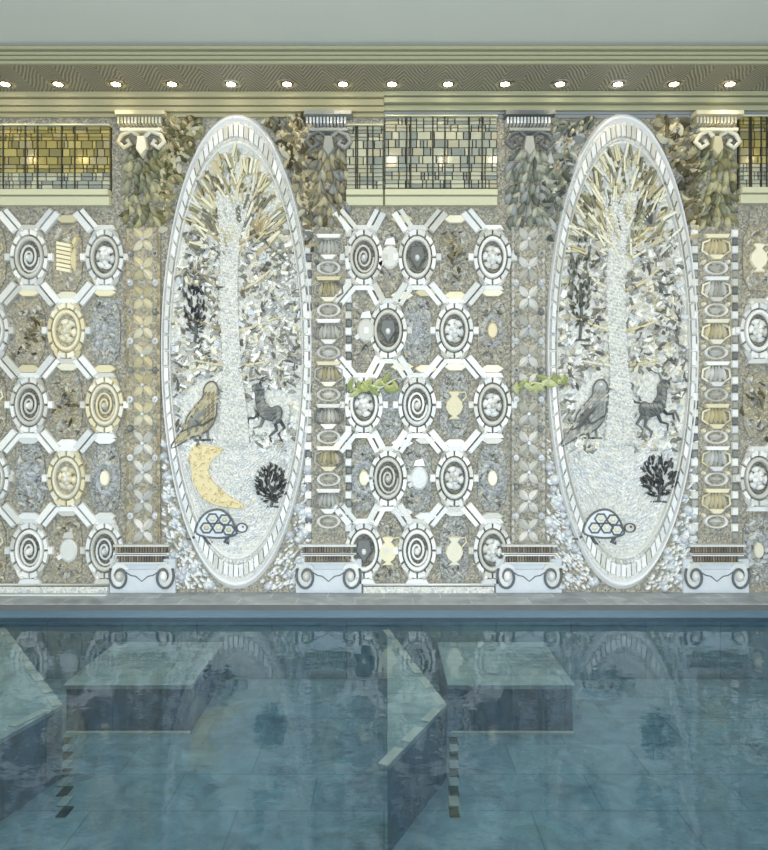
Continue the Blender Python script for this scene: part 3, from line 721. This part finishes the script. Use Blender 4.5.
def tortoise(px, py, label, k=1.0):
    t = thing('tortoise', px, py, label, 'tortoise', 'mosaic tortoises')
    sh = smooth([(-20,-8),(-18,-20),(-10,-29),(2,-32),(12,-26),(18,-14),(18,-7),(0,-4)])
    b = MB(); b.plate(sh, 3, 1.5, .9); s = b.build('shell', 'mixed_pale', t)
    o = MB(); outline(o, sh, 1.1)
    hexes = [(-10,-14),(2,-14),(-4,-23),(8,-22),(12,-12)]
    for u, v in hexes: outline(o, [(u+6*math.cos(PI/3*i), v+5.4*math.sin(PI/3*i)) for i in range(6)], 1.0, True, 4.2)
    o.build('shell_outline', 'outline', s, True)
    h = MB()
    for u, v in hexes: h.dome(u, v, 3, 2.6, 1.6, n=8, d0=3.8)
    h.build('shell_plates', 'shell_cream', s, True)
    b = MB(); b.ell(25, -14, 5.5, 4.6, 2.6, 12, 1, .9); b.bar(16, -11, 24, -13, 5, 2.2, .6, .9); b.build_each('head', 'shell_white', t)
    o = MB(); o.ering(25, -14, 6, 5, .25, 1.2, n=14, d0=3.4); o.build('head_outline', 'outline', t)
    b = MB(); b.dome(26, -15, 1.2, 1.2, 1.5, n=8, d0=3.5); b.build('eye', 'shell_dark', t)
    for u, a in ((-13, .35), (12, -.35)):
        b = MB(); b.tube([(u, -7, 2), (u+a*12, 1, 2), (u+a*12+4, 1.5, 2)], 2, 7); b.build('leg', 'outline', t, True)
    b = MB(); b.tube([(-19,-7,2),(-27,-2,2),(-31,-3,2)], lambda q: 1.6-q); b.build('tail', 'outline', t, True)
tortoise(218, 541, 'tortoise with dark outlined shell plates at the foot of the left oval')
tortoise(603, 541, 'tortoise with dark outlined shell plates at the foot of the right oval')
def bush(px, py, w, h, label, m='shell_dark', n=150, name='bush', cat='bush', trunk=True):
    t = thing(name, px, py, label, cat, 'dark mosaic plants'); rr = random.Random(px)
    b = MB()
    for i in range(n):
        a, q = rr.uniform(0, 2*PI), math.sqrt(rr.random()); u, v = q*w/2*math.cos(a), -h*.56+q*h*.44*math.sin(a)
        b.leaf(u, v, rr.uniform(4, 7.5), rr.uniform(1.6, 3), 2.4, math.atan2(v+h*.2, u)+rr.uniform(-.5, .5), 0, 1+rr.random())
    b.build('foliage', m, t)
    b = MB(); b.tube([(0, -h*.5, 1.6), (1, -h*.2, 1.6), (-1, -1, 1.6)], 1.5); b.tube([(-8, -1, 1.4), (0, -2, 1.4), (9, -1, 1.4)], 1.1); b.build_each('stem', 'outline', t, True)
bush(272, 508, 32, 44, 'dark grey leafy bush in the lower right of the left oval')
bush(658, 503, 36, 48, 'dark leafy bush in the lower right of the right oval')
bush(196, 345, 22, 62, 'tall dark plant sprig against the left rim of the left oval', 'shell_dark', 90, 'plant_sprig', 'plant')
bush(580, 342, 24, 116, 'tall grey green tree against the left rim of the right oval', 'foliage_grey', 190, 'mosaic_tree', 'tree')
# crescent of yellow pebbles
t = thing('crescent_hill', 215, 506, 'yellow pebble crescent under the bird in the left oval', 'pebble crescent'); poly = smooth([(-24,-58),(-4,-60),(8,-56),(-4,-44),(-4,-28),(12,-12),(30,0),(16,2),(-6,-4),(-20,-22)])
b = MB(); b.plate(poly, 1.8, .8, .8); b.build('crescent_bed', 'yellow', t)
b = MB()
for i in range(420):
    u, v = R.uniform(-26, 30), R.uniform(-62, 3)
    if pip(u, v, poly): b.dome(u, v, R.uniform(1, 1.9), R.uniform(.8, 1.4), 1.4, R.uniform(0, PI), 6, 2.4)
b.build('crescent_pebbles', 'yellow', t)['kind'] = 'stuff'
# leaping animals
def animal(px, py, label, fm, flip=1):
    t = thing('leaping_goat', px, py, label, 'animal', 'leaping mosaic animals')
    q = smooth([(-14,-30),(-10,-36),(-2,-34),(4,-42),(5,-52),(10,-58),(16,-54),(13,-49),(12,-38),(8,-26),(0,-22),(-10,-20)])
    b = MB(); b.plate([(u*flip, v) for u, v in q], 2.6, 1, .8); bo = b.build('body', fm, t)
    b = MB()
    for v in range(-60, -18, 4):
        for u in range(-14, 18, 4):
            if pip(u, v, q): b.leaf(u*flip, v, 6, 3.2, 1.4, .7*flip+R.uniform(-.4, .4), 0, 3.2)
    b.build('fur_shards', 'shell_grey', bo)
    o = MB(); outline(o, [(u*flip, v) for u, v in q], .6); o.build('outline', 'outline', t, True)
    for a in ([(-10,-24),(-16,-14),(-10,-8),(-14,0)], [(-6,-22),(-8,-12),(-1,-6),(-3,0)], [(4,-26),(8,-16),(15,-14),(14,-7)], [(8,-30),(14,-24),(20,-24),(21,-18)]):
        l = MB(); l.tube([(u*flip, v, 1.8) for u, v in a], lambda s: 1.9-.9*s); l.build('leg', 'shell_dark', t, True)
    h = MB(); h.tube([(9*flip,-57,2),(6*flip,-64,2),(0,-66,2)], lambda s: 1.3-.8*s); h.build('horn', 'shell_dark', t, True)
animal(269, 442, 'grey leaping horned animal on the right side of the left oval', 'shell_grey', -1)
animal(652, 438, 'dark leaping horned animal on the right side of the right oval', 'shell_dark', 1)
# scallop fans below the crowns
def fan(px, py, label, m, s=1):
    t = thing('scallop_shell', px, py, label, 'shell', 'large scallops in the ovals')
    for i in range(7):
        a = -PI/2+(i-3)*.30; b = MB(); b.leaf(8*math.cos(a)*s, 9*math.sin(a)*s, 18*s, 5.5*s, 3.2, a, 0, 1); b.build('rib', m, t)
    b = MB(); b.dome(0, 2, 4, 3, 3.5, n=10, d0=1); b.build('hinge', 'shell_tan', t, True)
fan(262, 233, 'tan scallop fan under the crown of the left oval', 'shell_tan'); fan(650, 228, 'grey scallop fan under the crown of the right oval', 'shell_grey')
# yellow green sprigs
def sprig(px, py, w, label):
    t = thing('green_sprig', px, py, label, 'leafy sprig', 'yellow green sprigs'); b = MB()
    b.tube([(-w, 6, 3.5), (-w*.3, 0, 5.5), (w*.3, 3, 5.5), (w, -6, 3.5)], 1.2); b.build('twig', 'leaf_green', t, True)
    for i in range(16):
        u = -w+2*w*i/15; b = MB(); b.leaf(u, R.uniform(-6, 8), R.uniform(10, 16), 5.5, 2, R.uniform(-.9, .9)+(PI/2 if i % 3 == 0 else 0), .1, 5.2); b.build('leaf', 'leaf_green', t)
sprig(374, 385, 22, 'yellow green leafy sprig over the narrow lattice left of the wall middle')
sprig(540, 383, 24, 'yellow green leafy sprig between the flower pilaster and the right oval')

# ------------------------------------------------------------------ acanthus in the spandrels
def spray(px, py, x0, x1, y0, y1, ocx, m, label, seed, n=300):
    t = thing('acanthus_spray', px, py, label, 'carved foliage', 'leaf sprays in the oval corners'); rr = random.Random(seed)
    b = MB(); c = MB(); d = MB()
    for i in range(n):
        u, v = rr.uniform(x0, x1), rr.uniform(y0, y1)
        if ((u-ocx)/(RX*1.05))**2+((v-351)/(RY*1.03))**2 < 1: continue
        q = b if i % 4 else d
        q.leaf(u-px, v-py, rr.uniform(8, 17), rr.uniform(4, 8), rr.uniform(2, 6), rr.uniform(0, 2*PI), rr.uniform(-.25, .25), rr.uniform(0, 1.5))
        if i % 9 == 0: c.dome(u-px, v-py, 2.6, 2.6, 5, n=9, d0=1)
    b.build('leaves', m, t); d.build('pale_leaves', 'shell_cream' if seed != 23 else 'shell_white', t); c.build_each('berry', 'shell_tan', t, True)
spray(178, 215, 163, 235, 120, 235, 237, 'foliage_olive', 'olive leaf spray left above the left oval', 21, 430)
spray(300, 215, 250, 312, 120, 250, 237, 'foliage_brown', 'brown leaf spray right above the left oval', 22, 520)
spray(560, 215, 546, 615, 120, 240, 622, 'foliage_grey', 'grey green leaf spray left above the right oval', 23, 430)
spray(690, 215, 636, 697, 120, 250, 622, 'foliage_brown', 'brown leaf spray right above the right oval', 24, 520)
# lower corner fillings: pale pebble wedges at the feet of the ovals
def wedge(px, x0, x1, ocx, label, seed):
    t = thing('corner_pebblework', px, 591, label, 'pebblework', 'pale pebblework at the foot of the ovals'); rr = random.Random(seed)
    b = MB(); s = MB()
    for i in range(700):
        u, v = rr.uniform(x0, x1), rr.uniform(440, 588)
        if ((u-ocx)/(RX*1.03))**2+((v-351)/(RY*1.015))**2 < 1: continue
        if i % 14 == 0: s.dome(u-px, v-591, rr.uniform(3, 6), rr.uniform(3, 6), 4, rr.uniform(0, PI), 10)
        else: b.dome(u-px, v-591, rr.uniform(1.5, 4), rr.uniform(1, 2), 2, rr.uniform(.4, 1.1)*(1 if px < ocx else -1), 6)
    b.build('pebbles', 'mixed_pale', t)['kind'] = 'stuff'; s.build_each('cockle_shell', 'shell_blue', t, True)
wedge(180, 163, 215, 237, 'pale pebblework corner at the left foot of the left oval', 31)
wedge(290, 262, 311, 237, 'pale pebblework corner at the right foot of the left oval', 32)
wedge(565, 547, 598, 622, 'pale pebblework corner at the left foot of the right oval', 33)
wedge(680, 648, 696, 622, 'pale pebblework corner at the right foot of the right oval', 34)
# foot moulding
for x0, x1, lb in ((-30, 110, 'left lattice wall'), (363, 494, 'middle lattice wall')):
    t = thing('foot_moulding', (x0+x1)/2, 592, 'low pale pebble moulding at the foot of the '+lb, 'moulding', 'foot mouldings'); w = (x1-x0)/2
    b = MB(); b.rect(-w, -6, w, 0, 3, .8); b.build('moulding_base', 'cream_ground', t)
    b = MB(); b.tube([(-w, -8, 1.6), (w, -8, 1.6)], 1.3); b.build('moulding_roll', 'shell_white', t, True)

# ------------------------------------------------------------------ light
for i, (x0, x1) in enumerate(wins):                         # daylight entering by the rear windows
    l = bpy.data.lights.new('daylight', 'AREA'); l.shape = 'RECTANGLE'; l.size = x1-x0; l.size_y = 2.3; l.energy = 285; l.color = (.83, .92, 1.0)
    o = bpy.data.objects.new('window_daylight', l); COL.objects.link(o); o.location = ((x0+x1)/2, YR+.02, 1.5); o.rotation_euler = (PI/2, 0, 0)
w = bpy.data.worlds.new('sky'); bpy.context.scene.world = w; w.use_nodes = True
w.node_tree.nodes['Background'].inputs[0].default_value = (.7, .82, 1, 1); w.node_tree.nodes['Background'].inputs[1].default_value = .6

# ------------------------------------------------------------------ camera and view
cam = bpy.data.cameras.new('camera'); co = bpy.data.objects.new('camera', cam); COL.objects.link(co)
co.location = (0, -7, 1.67); co.rotation_euler = (PI/2, 0, 0); cam.sensor_fit = 'HORIZONTAL'; cam.sensor_width = 36; cam.lens = 36*700/768
sc = bpy.context.scene; sc.camera = co
sc.view_settings.view_transform = 'Standard'; sc.view_settings.look = 'None'; sc.view_settings.gamma = 1; sc.view_settings.exposure = 0.0
